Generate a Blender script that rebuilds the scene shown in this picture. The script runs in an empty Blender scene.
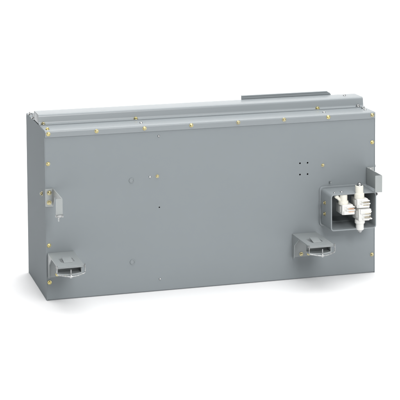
import bpy, bmesh, math, random
from mathutils import Vector, Matrix
random.seed(4)
S = bpy.context.scene
COL = S.collection
PI = math.pi

# ------------------------------------------------------------------ sizes (metres)
W, H, D = 1.0, 0.4901, 0.309          # enclosure width, height of the lip top, depth

# ------------------------------------------------------------------ materials
def new_mat(name):
    m = bpy.data.materials.new(name); m.use_nodes = True
    nt = m.node_tree
    return m, nt, nt.nodes['Principled BSDF']

def paint(name, col, rough=0.42, wave=0.0, peel=0.06, spec=0.25):
    m, nt, b = new_mat(name)
    N, L = nt.nodes, nt.links
    tc = N.new('ShaderNodeTexCoord')
    n1 = N.new('ShaderNodeTexNoise'); n1.inputs['Scale'].default_value = 5; n1.inputs['Detail'].default_value = 5
    n1.inputs['Roughness'].default_value = 0.6
    L.new(tc.outputs['Object'], n1.inputs['Vector'])
    mx = N.new('ShaderNodeMix'); mx.data_type = 'RGBA'
    mx.inputs[6].default_value = (*[c * 0.965 for c in col], 1)
    mx.inputs[7].default_value = (*[c * 1.035 for c in col], 1)
    L.new(n1.outputs['Fac'], mx.inputs[0])
    L.new(mx.outputs[2], b.inputs['Base Color'])
    rr = N.new('ShaderNodeMapRange')
    rr.inputs['To Min'].default_value = rough - 0.05; rr.inputs['To Max'].default_value = rough + 0.06
    L.new(n1.outputs['Fac'], rr.inputs['Value']); L.new(rr.outputs['Result'], b.inputs['Roughness'])
    b.inputs['Specular IOR Level'].default_value = spec
    # fine orange peel of the sprayed coat, on top of a very shallow waviness of the sheet
    n2 = N.new('ShaderNodeTexNoise'); n2.inputs['Scale'].default_value = 420; n2.inputs['Detail'].default_value = 2
    L.new(tc.outputs['Object'], n2.inputs['Vector'])
    b2 = N.new('ShaderNodeBump'); b2.inputs['Strength'].default_value = peel; b2.inputs['Distance'].default_value = 0.001
    L.new(n2.outputs['Fac'], b2.inputs['Height'])
    if wave:
        n3 = N.new('ShaderNodeTexNoise'); n3.inputs['Scale'].default_value = 3.2; n3.inputs['Detail'].default_value = 1
        L.new(tc.outputs['Object'], n3.inputs['Vector'])
        b3 = N.new('ShaderNodeBump'); b3.inputs['Strength'].default_value = 1.0; b3.inputs['Distance'].default_value = wave
        L.new(n3.outputs['Fac'], b3.inputs['Height']); L.new(b3.outputs['Normal'], b2.inputs['Normal'])
    L.new(b2.outputs['Normal'], b.inputs['Normal'])
    return m

def metal(name, c0, c1, rough=0.3, scale=160):
    m, nt, b = new_mat(name)
    N, L = nt.nodes, nt.links
    tc = N.new('ShaderNodeTexCoord'); n = N.new('ShaderNodeTexNoise')
    n.inputs['Scale'].default_value = scale; n.inputs['Detail'].default_value = 3
    L.new(tc.outputs['Object'], n.inputs['Vector'])
    r = N.new('ShaderNodeValToRGB')
    r.color_ramp.elements[0].position = .35; r.color_ramp.elements[1].position = .65
    r.color_ramp.elements[0].color = (*c0, 1); r.color_ramp.elements[1].color = (*c1, 1)
    L.new(n.outputs['Fac'], r.inputs['Fac'])
    oi = N.new('ShaderNodeObjectInfo'); hs = N.new('ShaderNodeHueSaturation')
    for sock, lo, hi in (('Saturation', .70, 1.12), ('Value', .72, 1.08)):
        q = N.new('ShaderNodeMapRange'); q.inputs['To Min'].default_value = lo; q.inputs['To Max'].default_value = hi
        L.new(oi.outputs['Random'], q.inputs['Value']); L.new(q.outputs['Result'], hs.inputs[sock])
    L.new(r.outputs['Color'], hs.inputs['Color']); L.new(hs.outputs['Color'], b.inputs['Base Color'])
    b.inputs['Metallic'].default_value = 1; b.inputs['Roughness'].default_value = rough
    return m

def plastic(name, c, rough=0.38, sss=0.0):
    m, nt, b = new_mat(name)
    N, L = nt.nodes, nt.links
    tc = N.new('ShaderNodeTexCoord'); n = N.new('ShaderNodeTexNoise')
    n.inputs['Scale'].default_value = 45; n.inputs['Detail'].default_value = 4
    L.new(tc.outputs['Object'], n.inputs['Vector'])
    mx = N.new('ShaderNodeMix'); mx.data_type = 'RGBA'
    mx.inputs[6].default_value = (*[x * 0.93 for x in c], 1); mx.inputs[7].default_value = (*c, 1)
    L.new(n.outputs['Fac'], mx.inputs[0]); L.new(mx.outputs[2], b.inputs['Base Color'])
    b.inputs['Roughness'].default_value = rough
    if sss:
        b.inputs['Subsurface Weight'].default_value = sss
        b.inputs['Subsurface Radius'].default_value = (.004, .0035, .0025)
    return m

GREY = (0.240, 0.264, 0.276)
M = dict(
    fitting=paint('light_grey_enamel', (0.325, 0.347, 0.345), .38, spec=.5),
    panel=paint('grey_enamel_sheet', GREY, .55, wave=.0012, spec=.01),
    grey=paint('grey_enamel', GREY, .31, spec=.50),
    bracket=paint('grey_enamel_bracket', (0.268, 0.290, 0.294), .38, spec=.55),
    gold=metal('yellow_zinc', (.46, .38, .15), (.74, .67, .38), .30),
    zinc=metal('bright_zinc', (.42, .43, .43), (.66, .67, .67), .28),
    wire=metal('dull_zinc', (.30, .31, .31), (.52, .53, .53), .38),
    dark=metal('blackened_steel', (.05, .05, .055), (.09, .09, .09), .45),
    tin=metal('tinned_brass', (.42, .36, .24), (.70, .63, .48), .42),
    copper=metal('tinned_copper', (.70, .42, .27), (.85, .62, .47), .35),
    white=plastic('white_nylon', (.74, .74, .715), .42, .12),
    cream=plastic('cream_nylon', (.78, .765, .68), .40, .12),
)

def floor_mat():
    m, nt, b = new_mat('white_sweep')
    N, L = nt.nodes, nt.links
    tc = N.new('ShaderNodeTexCoord'); n = N.new('ShaderNodeTexNoise')
    n.inputs['Scale'].default_value = 2; n.inputs['Detail'].default_value = 4
    L.new(tc.outputs['Object'], n.inputs['Vector'])
    r = N.new('ShaderNodeValToRGB')
    r.color_ramp.elements[0].color = (.88, .88, .885, 1); r.color_ramp.elements[1].color = (.91, .91, .91, 1)
    L.new(n.outputs['Fac'], r.inputs['Fac']); L.new(r.outputs['Color'], b.inputs['Base Color'])
    b.inputs['Roughness'].default_value = .75; b.inputs['Specular IOR Level'].default_value = .2
    return m

# ------------------------------------------------------------------ object helpers
def link_mesh(name, me, m, parent=None, loc=None, rot=None):
    o = bpy.data.objects.new(name, me); COL.objects.link(o)
    if m and not me.materials: me.materials.append(m)
    if parent: o.parent = parent
    if loc is not None: o.location = loc
    if rot is not None: o.rotation_euler = rot
    return o

def to_mesh(name, bm, smooth=35):
    bmesh.ops.remove_doubles(bm, verts=bm.verts, dist=1e-6)
    bmesh.ops.recalc_face_normals(bm, faces=bm.faces)
    me = bpy.data.meshes.new(name); bm.to_mesh(me); bm.free()
    if smooth:
        me.shade_smooth(); me.set_sharp_from_angle(angle=math.radians(smooth))
    return me

def part(name, bm, m, parent=None, loc=None, rot=None, smooth=35):
    return link_mesh(name, to_mesh(name, bm, smooth), m, parent, loc, rot)

def add(dst, src):
    me = bpy.data.meshes.new('tmp'); src.to_mesh(me); src.free()
    dst.from_mesh(me); bpy.data.meshes.remove(me)

def box(bm, x0, x1, y0, y1, z0, z1, bev=0.0006, mat=None, seg=2):
    b = bmesh.new()
    bmesh.ops.create_cube(b, size=1)
    for v in b.verts:
        v.co = Vector(((x0 + x1) / 2 + v.co.x * (x1 - x0), (y0 + y1) / 2 + v.co.y * (y1 - y0), (z0 + z1) / 2 + v.co.z * (z1 - z0)))
    if bev:
        bmesh.ops.bevel(b, geom=list(b.edges), offset=bev, segments=seg, affect='EDGES', profile=.5)
    if mat is not None: bmesh.ops.transform(b, matrix=mat, verts=b.verts)
    add(bm, b)

def lathe(bm, prof, n=24, mat=None):
    """prof: (radius, height) from bottom to top, turned about +z."""
    b = bmesh.new(); rings = []
    for r, z in prof:
        rings.append([b.verts.new((r * math.cos(2 * PI * k / n), r * math.sin(2 * PI * k / n), z)) for k in range(n)])
    for a, c in zip(rings, rings[1:]):
        for k in range(n):
            b.faces.new((a[k], a[(k + 1) % n], c[(k + 1) % n], c[k]))
    b.faces.new(rings[0][::-1]); b.faces.new(rings[-1])
    if mat is not None: bmesh.ops.transform(b, matrix=mat, verts=b.verts)
    add(bm, b)

def tube(bm, pts, r, n=10):
    pts = [Vector(p) for p in pts]; b = bmesh.new(); rings = []
    up = Vector((0, 0, 1))
    for i, p in enumerate(pts):
        t = (pts[min(i + 1, len(pts) - 1)] - pts[max(i - 1, 0)]).normalized()
        u = up if abs(t.dot(up)) < .9 else Vector((0, 1, 0))
        s = t.cross(u).normalized(); w = s.cross(t)
        rings.append([b.verts.new(p + r * (math.cos(2 * PI * k / n) * s + math.sin(2 * PI * k / n) * w)) for k in range(n)])
    for a, c in zip(rings, rings[1:]):
        for k in range(n): b.faces.new((a[k], a[(k + 1) % n], c[(k + 1) % n], c[k]))
    b.faces.new(rings[0][::-1]); b.faces.new(rings[-1])
    add(bm, b)

def fillet(pts, r, n=6):
    out = [Vector(pts[0])]
    for a, b, c in zip(pts, pts[1:], pts[2:]):
        a, b, c = Vector(a), Vector(b), Vector(c)
        u, v = (a - b), (c - b)
        rr = min(r, u.length * .49, v.length * .49); u.normalize(); v.normalize()
        p, q = b + u * rr, b + v * rr
        for k in range(n + 1):
            t = k / n
            out.append((1 - t) ** 2 * p + 2 * t * (1 - t) * b + t * t * q)
    out.append(Vector(pts[-1])); return out

def folded(bm, prof, x0, x1, th=0.002, r=0.004, axis='x'):
    """A sheet of thickness th folded along prof (y, z) and run from x0 to x1."""
    c = fillet([Vector((p[0], p[1])) for p in prof], r)
    inn, outp = [], []
    for i, p in enumerate(c):
        t = (c[min(i + 1, len(c) - 1)] - c[max(i - 1, 0)]).normalized()
        nrm = Vector((-t.y, t.x))
        outp.append(p + nrm * th / 2); inn.append(p - nrm * th / 2)
    loop = outp + inn[::-1]
    b = bmesh.new()
    mk = (lambda x, p: (x, p.x, p.y)) if axis == 'x' else (lambda x, p: (p.x, x, p.y))
    A = [b.verts.new(mk(x0, p)) for p in loop]; B = [b.verts.new(mk(x1, p)) for p in loop]
    n = len(c); L = len(loop)
    for i in range(L): b.faces.new((A[i], A[(i + 1) % L], B[(i + 1) % L], B[i]))
    for V in (A, B):
        for i in range(n - 1): b.faces.new((V[i], V[i + 1], V[L - 2 - i], V[L - 1 - i]))
    add(bm, b)

def rrect(x0, x1, z0, z1, r, n=6):
    out = []
    for cx, cz, a0 in ((x1 - r, z1 - r, 0), (x0 + r, z1 - r, 90), (x0 + r, z0 + r, 180), (x1 - r, z0 + r, 270)):
        for k in range(n + 1):
            a = math.radians(a0 + 90 * k / n); out.append((cx + r * math.cos(a), cz + r * math.sin(a)))
    return out

def circle(cx, cz, r, n=14):
    return [(cx + r * math.cos(2 * PI * k / n), cz + r * math.sin(2 * PI * k / n)) for k in range(n)]

def plate(bm, loops, y0, y1, plane='xz'):
    """A flat plate with real holes: loops[0] is the outline, the rest are holes; y0..y1 is its thickness."""
    b = bmesh.new()
    mk = (lambda p, y: (p[0], y, p[1])) if plane == 'xz' else ((lambda p, y: (p[0], p[1], y)) if plane == 'xy' else (lambda p, y: (y, p[0], p[1])))
    edges = []
    for lp in loops:
        vs = [b.verts.new(mk(p, y0)) for p in lp]
        edges += [b.edges.new((vs[i], vs[(i + 1) % len(vs)])) for i in range(len(vs))]
    res = bmesh.ops.triangle_fill(b, use_beauty=True, use_dissolve=False, edges=edges)
    fs = list(b.faces)
    ext = bmesh.ops.extrude_face_region(b, geom=fs, use_keep_orig=True)
    d = Vector(mk((0, 0), y1)) - Vector(mk((0, 0), y0))
    bmesh.ops.translate(b, vec=d, verts=[e for e in ext['geom'] if isinstance(e, bmesh.types.BMVert)])
    add(bm, b)

# fasteners: shared meshes, axis +z, base at z = 0
def hex_bolt_mesh(name, s=1.0, washer=True):
    bm = bmesh.new()
    if washer:
        lathe(bm, [(.0058 * s, 0), (.0061 * s, .0005 * s), (.0058 * s, .0013 * s), (.0030 * s, .0015 * s)], 22)
    b = bmesh.new(); lv = []
    for r, z in ((.0044, .001), (.0044, .0042), (.0036, .0050)):
        lv.append([b.verts.new((r * s * math.cos(PI * k / 3), r * s * math.sin(PI * k / 3), z * s)) for k in range(6)])
    for a, c in zip(lv, lv[1:]):
        for k in range(6): b.faces.new((a[k], a[(k + 1) % 6], c[(k + 1) % 6], c[k]))
    b.faces.new(lv[0][::-1]); b.faces.new(lv[-1]); add(bm, b)
    lathe(bm, [(.0030 * s, .0048 * s), (.0028 * s, .0056 * s), (.0015 * s, .0060 * s)], 14)
    return to_mesh(name, bm, 30)

def pan_screw_mesh(name, s=1.0):
    bm = bmesh.new()
    prof = [(.0048 * s, 0)] + [(.0048 * s * math.cos(a), .0036 * s * math.sin(a)) for a in [k * PI / 2 / 6 for k in range(6)]] + [(.0003, .0036 * s)]
    lathe(bm, prof, 20)
    box(bm, -.0035 * s, .0035 * s, -.0005 * s, .0005 * s, .0028 * s, .0038 * s, 0)
    return to_mesh(name, bm, 40)

BOLT = hex_bolt_mesh('hex_bolt'); BIG = hex_bolt_mesh('hex_bolt_large', 1.15); SML = hex_bolt_mesh('hex_bolt_small', .85)
CAP = hex_bolt_mesh('hex_cap', 1.5); PAN = pan_screw_mesh('pan_screw'); PANS = pan_screw_mesh('pan_screw_small', .72)
MESHES = {}
def fastener(name, me, mat, p, d, parent):
    key = (me.name, mat.name)
    if key not in MESHES:
        c = me.copy(); c.materials.append(mat); MESHES[key] = c
    o = bpy.data.objects.new(name, MESHES[key]); COL.objects.link(o)
    q = Vector((0, 0, 1)).rotation_difference(Vector(d)) @ Matrix.Rotation(random.uniform(0, PI), 3, 'Z').to_quaternion()
    o.rotation_euler = q.to_euler(); o.location = p; o.parent = parent
    return o
FRONT, UP, LEFT, RIGHT = (0, -1, 0), (0, 0, 1), (-1, 0, 0), (1, 0, 0)

# ------------------------------------------------------------------ setting: a white studio sweep
def build_floor():
    bm = bmesh.new()
    prof = [(-9, 0), (-4, 0), (-1.5, 0), (0, 0), (1.2, 0)]
    R = 1.6
    prof += [(1.2 + R * math.sin(a), R - R * math.cos(a)) for a in [k * PI / 2 / 24 for k in range(1, 25)]]
    prof += [(1.2 + R, 6.0)]
    rows = [[bm.verts.new((x, y, z)) for x in (-8, -4, 0, 4, 8)] for y, z in prof]
    for a, b in zip(rows, rows[1:]):
        for i in range(4): bm.faces.new((a[i], a[i + 1], b[i + 1], b[i]))
    o = part('floor', bm, floor_mat(), smooth=60)
    o['kind'] = 'structure'; o['label'] = 'seamless white studio floor under the grey enclosure'
build_floor()

# ------------------------------------------------------------------ the enclosure
unit = bpy.data.objects.new('electrical_enclosure', None); COL.objects.link(unit)
unit['label'] = 'long grey steel electrical enclosure with stepped lid, standing on the white floor'
unit['category'] = 'electrical enclosure'

# front panel, with a real opening behind the plug sleeve and real drilled holes
SX0, SX1, SZ0, SZ1, SY = .826, .9685, .1600, .2695, -.090
bm = bmesh.new()
holes = [circle(x, z, r) for x, z, r in ((.3323, .2471, .0021), (.7619, .3488, .0026), (.7857, .3488, .0026), (.7619, .3149, .0026), (.7857, .3148, .0026))]
plate(bm, [[(.0024, .003), (.9974, .003), (.9974, .486), (.0024, .486)], rrect(SX0 + .004, SX1 - .004, SZ0 + .004, SZ1 - .004, .006)] + holes, 0, .002)
front = part('front_panel', bm, M['panel'], unit, smooth=0)

for x, z in ((.0090, .3947), (.0086, .1599), (.0086, .0530), (.9905, .3984), (.9905, .0560), (.8335, .3385)):
    fastener('bolt', BOLT if x != .8335 else SML, M['gold'], (x, 0, z), FRONT, front)
fastener('bolt', SML, M['gold'], (.3269, 0, .3387), FRONT, front)
for x, z, me in ((.3321, .4552, PANS), (.3050, .3379, PANS), (.3323, .0357, PANS)):
    fastener('rivet', me, M['zinc'], (x, 0, z), FRONT, front)
# pressed, painted-over buttons
for x, z in ((.2505, .3312), (.2510, .0925)):
    bm = bmesh.new()
    lathe(bm, [(.0078, 0), (.0077, .0012), (.0067, .0024), (.0057, .0022), (.0050, .0005), (.0004, .0004)], 28)
    o = part('pressed_button', bm, M['grey'], front, (x, 0, z), (PI / 2, 0, 0))
# small stud over the sleeve
bm = bmesh.new(); lathe(bm, [(.0022, 0), (.0022, .010), (.0016, .0115)], 12)
part('stud', bm, M['zinc'], front, (.8547, 0, .2874), (PI / 2, 0, 0))

# side, back and bottom sheets
def side_panel(x_out, s):
    bm = bmesh.new()
    x1 = x_out + s * .0022
    a, b = sorted((x_out, x1))
    outl = [(-.0004, 0), (D, 0), (D, H - .010), (D - .006, H - .001), (-.0004, H - .001)]
    plate(bm, [outl], a, b, 'yz')
    # the flanges it folds into: inward along the top and, behind the front sheet, down the front
    f0, f1 = sorted((x1, x_out + s * .024))
    box(bm, f0, f1, .0945, D - .008, H - .0035, H - .001, .0004)
    box(bm, f0, f1, .0026, .0046, .004, H - .008, .0004)
    return part('side_panel', bm, M['panel'], unit, smooth=20)
left = side_panel(0, 1)
right = side_panel(W, -1)
bm = bmesh.new(); box(bm, .0024, W - .0024, D - .0022, D - .0004, .003, H - .004, .0004)
part('back_panel', bm, M['panel'], unit)
bm = bmesh.new(); box(bm, .0024, W - .0024, .0024, D - .0026, .0006, .0026, .0004)
part('bottom_panel', bm, M['panel'], unit)

# front lid strip: the lip hanging over the front sheet and the flat top behind it
bm = bmesh.new()
folded(bm, [(-.0022, .4708), (-.0022, H - .001), (.0930, H - .001)], .0012, W - .0012, .0020, .0055)
lid = part('lid_strip', bm, M['grey'], unit)
for x, z in ((.0105, .4812), (.1493, .4815), (.2897, .4815), (.4287, .4825), (.5708, .4830), (.7117, .4835), (.8499, .4832), (.9895, .4818)):
    fastener('bolt', BOLT, M['gold'], (x, -.0032, z - .0006), FRONT, lid)
for x, y in ((.2885, .034), (.8500, .036), (.9830, .040)):
    fastener('rivet', PAN, M['zinc'], (x, y, H), UP, lid)
fastener('bolt', BOLT, M['gold'], (.0115, .016, H), UP, lid)

# rear roof sheet, low behind the raised channel
bm = bmesh.new(); box(bm, .0250, W - .0250, .1705, D - .003, H - .0030, H - .0010, .0004)
part('roof_sheet', bm, M['grey'], unit)

# raised channel along the roof
ZA, YA, YB = .5192, .0947, .171
bm = bmesh.new()
zf = H + .0013
folded(bm, [(.0800, zf), (YA - .0005, zf), (YA + .0030, ZA - .001), (YB, ZA - .001), (YB, zf), (.190, zf)], .0004, W - .0015, .0020, .0062)
for xa in (.0004, W - .0036):      # folded-in ends
    box(bm, xa + .0002, xa + .0018, YA + .0052, YB - .0012, zf + .001, ZA - .0030, .0002)
ch = part('raised_channel', bm, M['grey'], unit)
for x in (.2855, .8487, .9790):
    fastener('bolt', BIG, M['gold'] if x < .9 else M['zinc'], (x, .0880, zf + .001), UP, ch)
fastener('bolt', BIG, M['gold'], (.0125, .0880, zf + .001), UP, ch)
fastener('rivet', PAN, M['zinc'], (.955, .140, ZA), UP, ch)

# fasteners standing on the folded tops of the side sheets
for x, y in ((.0070, .2080), (.0070, .2720)):
    fastener('bolt', CAP, M['zinc'], (x, y, H - .001), UP, left)
fastener('bolt', BOLT, M['zinc'], (.985, .062, H), UP, lid)
fastener('bolt', BIG, M['gold'], (0, .0475, .300), LEFT, left)
fastener('bolt', BIG, M['zinc'], (W, .012, .3235), RIGHT, right)

# hemmed plate standing behind the channel
bm = bmesh.new()
xs0, xs1 = .6350, .9230
plate(bm, [[(xs0, .494), (xs1 + .004, .494), (xs1, ZA + .0015), (.9100, .5302), (xs0, .5290)]], .1746, .1764)
b2 = bmesh.new()
folded(b2, [(.1738, ZA + .0010), (.1738, ZA + .0062)], xs0 + .0008, .9190, .0012, .001); add(bm, b2)
b2 = bmesh.new()
folded(b2, [(.1738, .5268), (.1738, .5294), (.1800, .5294)], xs0 + .0004, .9100, .0012, .001); add(bm, b2)
part('rear_plate', bm, M['grey'], unit)

# ------------------------------------------------------------------ angle brackets near the top of both front edges
def angle_bracket(xw, flange_dir, out, tab_w, lip):
    """xw: x of the web; the flange runs from it to flange_dir; the outer tab is bent back to the left."""
    t = .0026; z0, z1 = .2720, .3240
    bm = bmesh.new()
    f0, f1 = sorted((xw, xw + flange_dir * .0225))
    outl = rrect(f0, f1, z0, z1, .002, 3)
    plate(bm, [outl], -.0036, -.0006)
    # web: high at the wall, cut away below towards the tab
    if lip:
        web = [(-.0034, z1), (-out, z1), (-out, z0 + .006), (-out + .020, z0 + .006), (-out + .034, z1 - .016), (-.030, z1 - .018), (-.0034, z0 + .001)]
    else:
        web = [(-.0034, z1), (-out, z1), (-out, z0 + .002), (-.0034, z0)]
    plate(bm, [web], xw - t / 2, xw + t / 2, 'yz')
    zb = z0 + (.007 if lip else .002)
    plate(bm, [rrect(xw - tab_w, xw + t / 2, zb, z1 - .0005, .0012, 3)], -out - t, -out + .0002)
    o = part('angle_bracket', bm, M['fitting'], unit, smooth=25)
    if lip:
        bm = bmesh.new(); box(bm, xw - tab_w - .001, xw + .003, -out - .007, -out + .004, zb - .0065, zb - .0004, .0012)
        part('stop_bar', bm, M['wire'], o)
        bm = bmesh.new(); lathe(bm, [(.0016, -.012), (.0022, -.010), (.0022, 0)], 12)
        part('pin', bm, M['wire'], o, (xw - tab_w * .55, -out - .001, zb - .0064))
    return o
bl = angle_bracket(.0223, -1, .134, .0172, True)
for x, z in ((.0105, .3125), (.0100, .2845)):
    fastener('bolt', BIG, M['gold'], (x, -.0036, z), FRONT, bl)
br = angle_bracket(.9725, 1, .119, .0205, False)
for x, z in ((.9850, .3150), (.9850, .2845)):
    fastener('bolt', BIG, M['zinc'], (x, -.0036, z), FRONT, br)

# ------------------------------------------------------------------ support hooks low on the front
def support_hook(x0):
    w, dep, zt = .0755, .152, .1385
    bm = bmesh.new()
    x1 = x0 + w
    xm = x0 + w * .5
    # shelf with a lanced tab: the slit is a real opening
    slit = [(xm - .0195, -.106), (xm - .0128, -.118), (xm - .0128, -.080), (xm + .0128, -.080), (xm + .0128, -.118), (xm + .0195, -.106), (xm + .0195, -.070), (xm - .0195, -.070)]
    plate(bm, [[(x0, -.001), (x0, -dep), (x1, -dep), (x1, -.001)], slit[::-1]], zt - .0026, zt, 'xy')
    # lanced tab, bent up a little
    T = Matrix.Translation((xm, -.1185, zt - .0002)) @ Matrix.Rotation(math.radians(10), 4, 'X')
    box(bm, -.0125, .0125, .000, .0365, -.0010, .0014, .0005, T)
    # front hem, recessed lip under it, wall flange, left return
    box(bm, x0, x1, -dep, -dep + .0024, zt - .0062, zt - .0028, .0006)
    box(bm, x0 + .003, x1 - .003, -dep + .036, -dep + .0385, zt - .0300, zt - .0028, .0005)
    # lower jaw with a bowed front edge just behind the wire, and a short right cheek
    bow = [(x0 + .003 + (w - .006) * k / 14, -dep + .013 - .0135 * math.sin(PI * k / 14)) for k in range(15)]
    plate(bm, [[(x0 + .003, -dep + .0355)] + bow + [(x1 - .003, -dep + .0355)]], zt - .0262, zt - .0225, 'xy')
    box(bm, x1 - .0070, x1 - .0035, -dep + .010, -dep + .0355, zt - .0222, zt - .0029, .0005)
    box(bm, x0, x1, -.0036, -.0006, .0680, zt - .0028, .0006)
    plate(bm, [[(-.0038, .0682), (-.0150, .0682), (-.0200, zt - .030), (-.060, zt - .0030), (-.0038, zt - .0030)]], x0 + .0003, x0 + .0026, 'yz')
    o = part('support_hook', bm, M['bracket'], unit, smooth=25)
    # wire bail hinged at the two front corners
    pts = [(x0 - .0012, -dep + .006, zt - .004), (x0 - .0014, -dep - .0015, zt + .0018), (x0 - .0012, -dep - .0035, zt - .004), (x0 - .0008, -dep - .004, zt - .0200)]
    for k in range(1, 12):
        t = k / 12
        pts.append((x0 + .002 + (w - .004) * t, -dep - .004 - .012 * math.sin(PI * t), zt - .0222 - .0040 * math.sin(PI * t)))
    pts += [(x1 + .0008, -dep - .004, zt - .0200), (x1 + .0012, -dep - .0035, zt - .004), (x1 + .0014, -dep - .0015, zt + .0018), (x1 + .0012, -dep + .006, zt - .004)]
    P = [Vector(p) for p in pts]; sm = []
    for i in range(len(P) - 1):
        p0, p1, p2, p3 = P[max(i - 1, 0)], P[i], P[i + 1], P[min(i + 2, len(P) - 1)]
        for k in range(4):
            t = k / 4
            sm.append(.5 * ((2 * p1) + (p2 - p0) * t + (2 * p0 - 5 * p1 + 4 * p2 - p3) * t * t + (3 * p1 - p0 - 3 * p2 + p3) * t ** 3))
    sm.append(P[-1])
    bm = bmesh.new(); tube(bm, sm, .0016, 10)
    part('wire_bail', bm, M['wire'], o, smooth=50)
    bm = bmesh.new(); lathe(bm, [(.0030, -.0045), (.0036, -.003), (.0036, .003), (.0016, .0045), (.0014, .019)], 14)
    part('catch_pin', bm, M['wire'], o, (xm - .002, -dep - .0130, zt - .0262))
    for dx in (.0275, .0510):
        fastener('bolt', BOLT, M['gold'], (x0 + dx, -.0036, .0762), FRONT, o)
    return o
support_hook(.0035)
support_hook(.7368)

# ------------------------------------------------------------------ plug sleeve with its three insulators
bm = bmesh.new()
def ring_tube(bm, o, i, y0, y1):
    b = bmesh.new(); n = len(o)
    V = [[b.verts.new((p[0], y, p[1])) for p in lp] for lp, y in ((o, y0), (o, y1), (i, y1), (i, y0))]
    for a, c in zip(V, V[1:] + V[:1]):
        for k in range(n): b.faces.new((a[k], a[(k + 1) % n], c[(k + 1) % n], c[k]))
    be = [e for e in b.edges if abs(e.verts[0].co.y - y0) < 1e-7 and abs(e.verts[1].co.y - y0) < 1e-7]
    bmesh.ops.bevel(b, geom=be, offset=.0008, segments=2, affect='EDGES', profile=.5)
    add(bm, b)
ring_tube(bm, rrect(SX0, SX1, SZ0, SZ1, .0095), rrect(SX0 + .0036, SX1 - .0036, SZ0 + .0036, SZ1 - .0036, .0062), SY, -.0003)
ring_tube(bm, rrect(SX0 + .0042, SX1 - .0042, SZ0 + .0042, SZ1 - .0042, .0058), rrect(SX0 + .0062, SX1 - .0062, SZ0 + .0062, SZ1 - .0062, .004), .0003, .056)
box(bm, SX0 + .0045, SX1 - .0045, .0562, .0580, SZ0 + .0045, SZ1 - .0045, .0003)  # end wall added inside the sleeve so its cavity renders less black
sleeve = part('plug_sleeve', bm, M['grey'], unit)
bm = bmesh.new()
ring_tube(bm, rrect(SX0 - .0045, SX1 + .0025, SZ0 - .0035, SZ1 + .0060, .011), rrect(SX0 + .0002, SX1 - .0002, SZ0 + .0002, SZ1 - .0002, .0093), -.0060, -.0006)
part('collar', bm, M['grey'], sleeve)
for z in (.2345, .2015):
    fastener('bolt', BOLT, M['gold'], (SX0, -.040, z), LEFT, sleeve)
fastener('bolt', BIG, M['dark'], (SX1, -.0800, .2600), RIGHT, sleeve)
fastener('screw', PAN, M['zinc'], (.8680, -.0660, SZ1), UP, sleeve)
fastener('screw', PANS, M['zinc'], (.8440, -.0700, SZ1), UP, sleeve)

def insulator(x, ztop, zbody0, zbody1, up, collar, yax=-.080, label=None, prong=False, ox=0):
    """Post on top (up=1) or below (up=-1) of a blocky jaw housing."""
    bm = bmesh.new()
    hw = .0170
    bx = x + .0045 + ox
    y0, y1 = yax - .017, yax + .036
    box(bm, bx - hw, bx + hw, y0, y1, zbody0, zbody1, .0022, seg=3)
    # step and ribs of the housing
    hz = zbody1 - zbody0
    zl = zbody0 if up > 0 else zbody1
    box(bm, bx - hw + .004, bx + hw + .0035, y0 - .0035, y1 - .008, min(zl, zl + up * hz * .42) + .0008, max(zl, zl + up * hz * .42) - .0008, .0012)
    for k in range(3):
        zz = zbody0 + hz * (.17 + .30 * k)
        off = (.0030, .0055, .0040)[k] if up > 0 else (.0060, .0030, .0048)[k]
        box(bm, bx - .006, bx + hw + off, y0 - off * .9, y0 + .018, zz - .0016, zz + .0016, .0007)
    for k in range(2):
        xx = bx - hw + .008 + .011 * k
        box(bm, xx - .0022, xx + .0022, y0 - .0012, y0 + .004, zbody0 + hz * .52, zbody1 - hz * .10, .0006)
    # moulded pockets on the left cheek
    box(bm, bx - hw - .0012, bx - hw + .002, yax - .004, yax + .022, zbody0 + hz * .2, zbody0 + hz * .8, .0008)
    o = part('insulator', bm, M['white'], unit)
    if label: o['label'] = label
    ze = zbody1 if up > 0 else zbody0
    bm = bmesh.new()
    r1, r2 = .0148, .0118
    L1 = collar; Lt = abs(ztop - ze)
    prof = [(r1 - .001, -.001), (r1, .0008), (r1, L1 - .0012), (r1 - .0012, L1), (r2, L1 + .0004), (r2, Lt - .0010), (r2 - .0012, Lt)]
    mat = Matrix.Identity(4) if up > 0 else Matrix.Rotation(PI, 4, 'X')
    lathe(bm, prof, 32, mat)
    if prong:
        q = Vector((0, 0, 1)).rotation_difference(Vector((-.62, -.05, .62)).normalized()).to_matrix().to_4x4()
        lathe(bm, [(.0050, -.006), (.0048, .020), (.0062, .0215), (.0062, .0290), (.0050, .0302)], 20, Matrix.Translation((-.004, 0, .006)) @ q)
    part('post', bm, M['cream'] if up > 0 else M['white'], o, (x, yax, ze))
    # jaw contacts showing between the ribs
    bm = bmesh.new()
    for k in range(2):
        zz = zbody0 + hz * (.31 + .30 * k)
        box(bm, bx + .001, bx + hw + .0022, y0 - .0040, y0 + .012, zz - .0012, zz + .0012, .0003)
    part('contact', bm, M['copper'] if prong else M['tin'], o)
    if not prong:
        sc = fastener('screw', CAP, M['zinc'], (x, yax, ztop), (0, 0, up), o)
    return o
insulator(.8690, SZ1 - .0038, .2075, .2370, 1, .010, -.078, 'cream-topped insulator with a slanting side spigot, at the left of the sleeve', True, ox=.003)
insulator(.9155, .2905, .2268, .2535, 1, .0150, -.0865, 'upper right insulator, its post rising through the top edge of the sleeve')
insulator(.9175, .1590, .1880, .2240, -1, .0100, -.0865, 'lower right insulator, upside down, its post screwed to the sleeve bottom', ox=.003)

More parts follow.
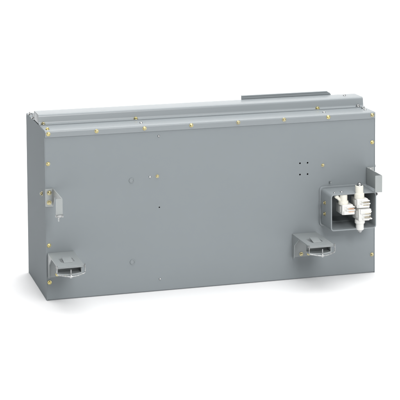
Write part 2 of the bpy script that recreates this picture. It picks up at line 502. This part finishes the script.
# ------------------------------------------------------------------ light: studio lamps
def area(name, loc, target, sx, sy, power, col=(1, 1, 1)):
    l = bpy.data.lights.new(name, 'AREA'); l.shape = 'RECTANGLE'; l.size = sx; l.size_y = sy; l.energy = power; l.color = col
    o = bpy.data.objects.new(name, l); COL.objects.link(o); o.location = loc
    o.rotation_euler = (Vector(target) - Vector(loc)).to_track_quat('-Z', 'Y').to_euler()
    return o
KO, KK, KB, WS = 138, 160, 4, .6
area('overhead_softbox', (0.8, 0.52, 3.0), (0.7, 0.45, 0), 4.0, 4.0, KO)
area('key_softbox', (0.75, -5.0, 2.9), (0.5, 0, .2), 1.6, 1.6, KK)
area('backdrop_lamp', (0.5, 0.9, 4.2), (0.6, 2.8, 1.0), 4.0, 0.8, KB)

w = bpy.data.worlds.new('World'); S.world = w; w.use_nodes = True
nt = w.node_tree; bg = nt.nodes['Background']; bg.inputs[1].default_value = WS
# made-up surround: bright above and right, dim left to darken the left side panel
tc = nt.nodes.new('ShaderNodeTexCoord'); dp = nt.nodes.new('ShaderNodeVectorMath'); dp.operation = 'DOT_PRODUCT'
dp.inputs[1].default_value = Vector((.75, -.25, .60)).normalized()
nt.links.new(tc.outputs['Generated'], dp.inputs[0])
rp = nt.nodes.new('ShaderNodeValToRGB'); mr = nt.nodes.new('ShaderNodeMapRange')
mr.inputs['From Min'].default_value = -1; mr.inputs['From Max'].default_value = 1
nt.links.new(dp.outputs['Value'], mr.inputs['Value']); nt.links.new(mr.outputs['Result'], rp.inputs['Fac'])
rp.color_ramp.elements[0].position = .30; rp.color_ramp.elements[0].color = (.03, .03, .032, 1)
rp.color_ramp.elements[1].position = .85; rp.color_ramp.elements[1].color = (1, 1, 1, 1)
nt.links.new(rp.outputs['Color'], bg.inputs[0])

# ------------------------------------------------------------------ camera (view camera with a vertical lens shift)
cx, cy, cz, yaw, pit, roll, f, shx, shy = -0.7773, -4.4117, 1.3292, 0.2786, -0.0863, -0.0059, 4.0009, 0.0217, -0.5763
fw = Vector((math.sin(yaw) * math.cos(pit), math.cos(yaw) * math.cos(pit), math.sin(pit)))
r = fw.cross(Vector((0, 0, 1))).normalized(); u = r.cross(fw)
r2 = math.cos(roll) * r + math.sin(roll) * u; u2 = -math.sin(roll) * r + math.cos(roll) * u
cam = bpy.data.cameras.new('camera'); co = bpy.data.objects.new('camera', cam); COL.objects.link(co)
Mx = Matrix((r2, u2, -fw)).transposed().to_4x4(); Mx.translation = Vector((cx, cy, cz)); co.matrix_world = Mx
cam.sensor_width = 36; cam.sensor_fit = 'HORIZONTAL'; cam.lens = 36 * f
cam.shift_x = -shx; cam.shift_y = shy; cam.clip_start = .05; cam.clip_end = 200
S.camera = co
S.view_settings.view_transform = 'Standard'; S.view_settings.look = 'None'
S.view_settings.exposure = 0; S.view_settings.gamma = 1
S.render.engine = 'CYCLES'
S.cycles.max_bounces = 8
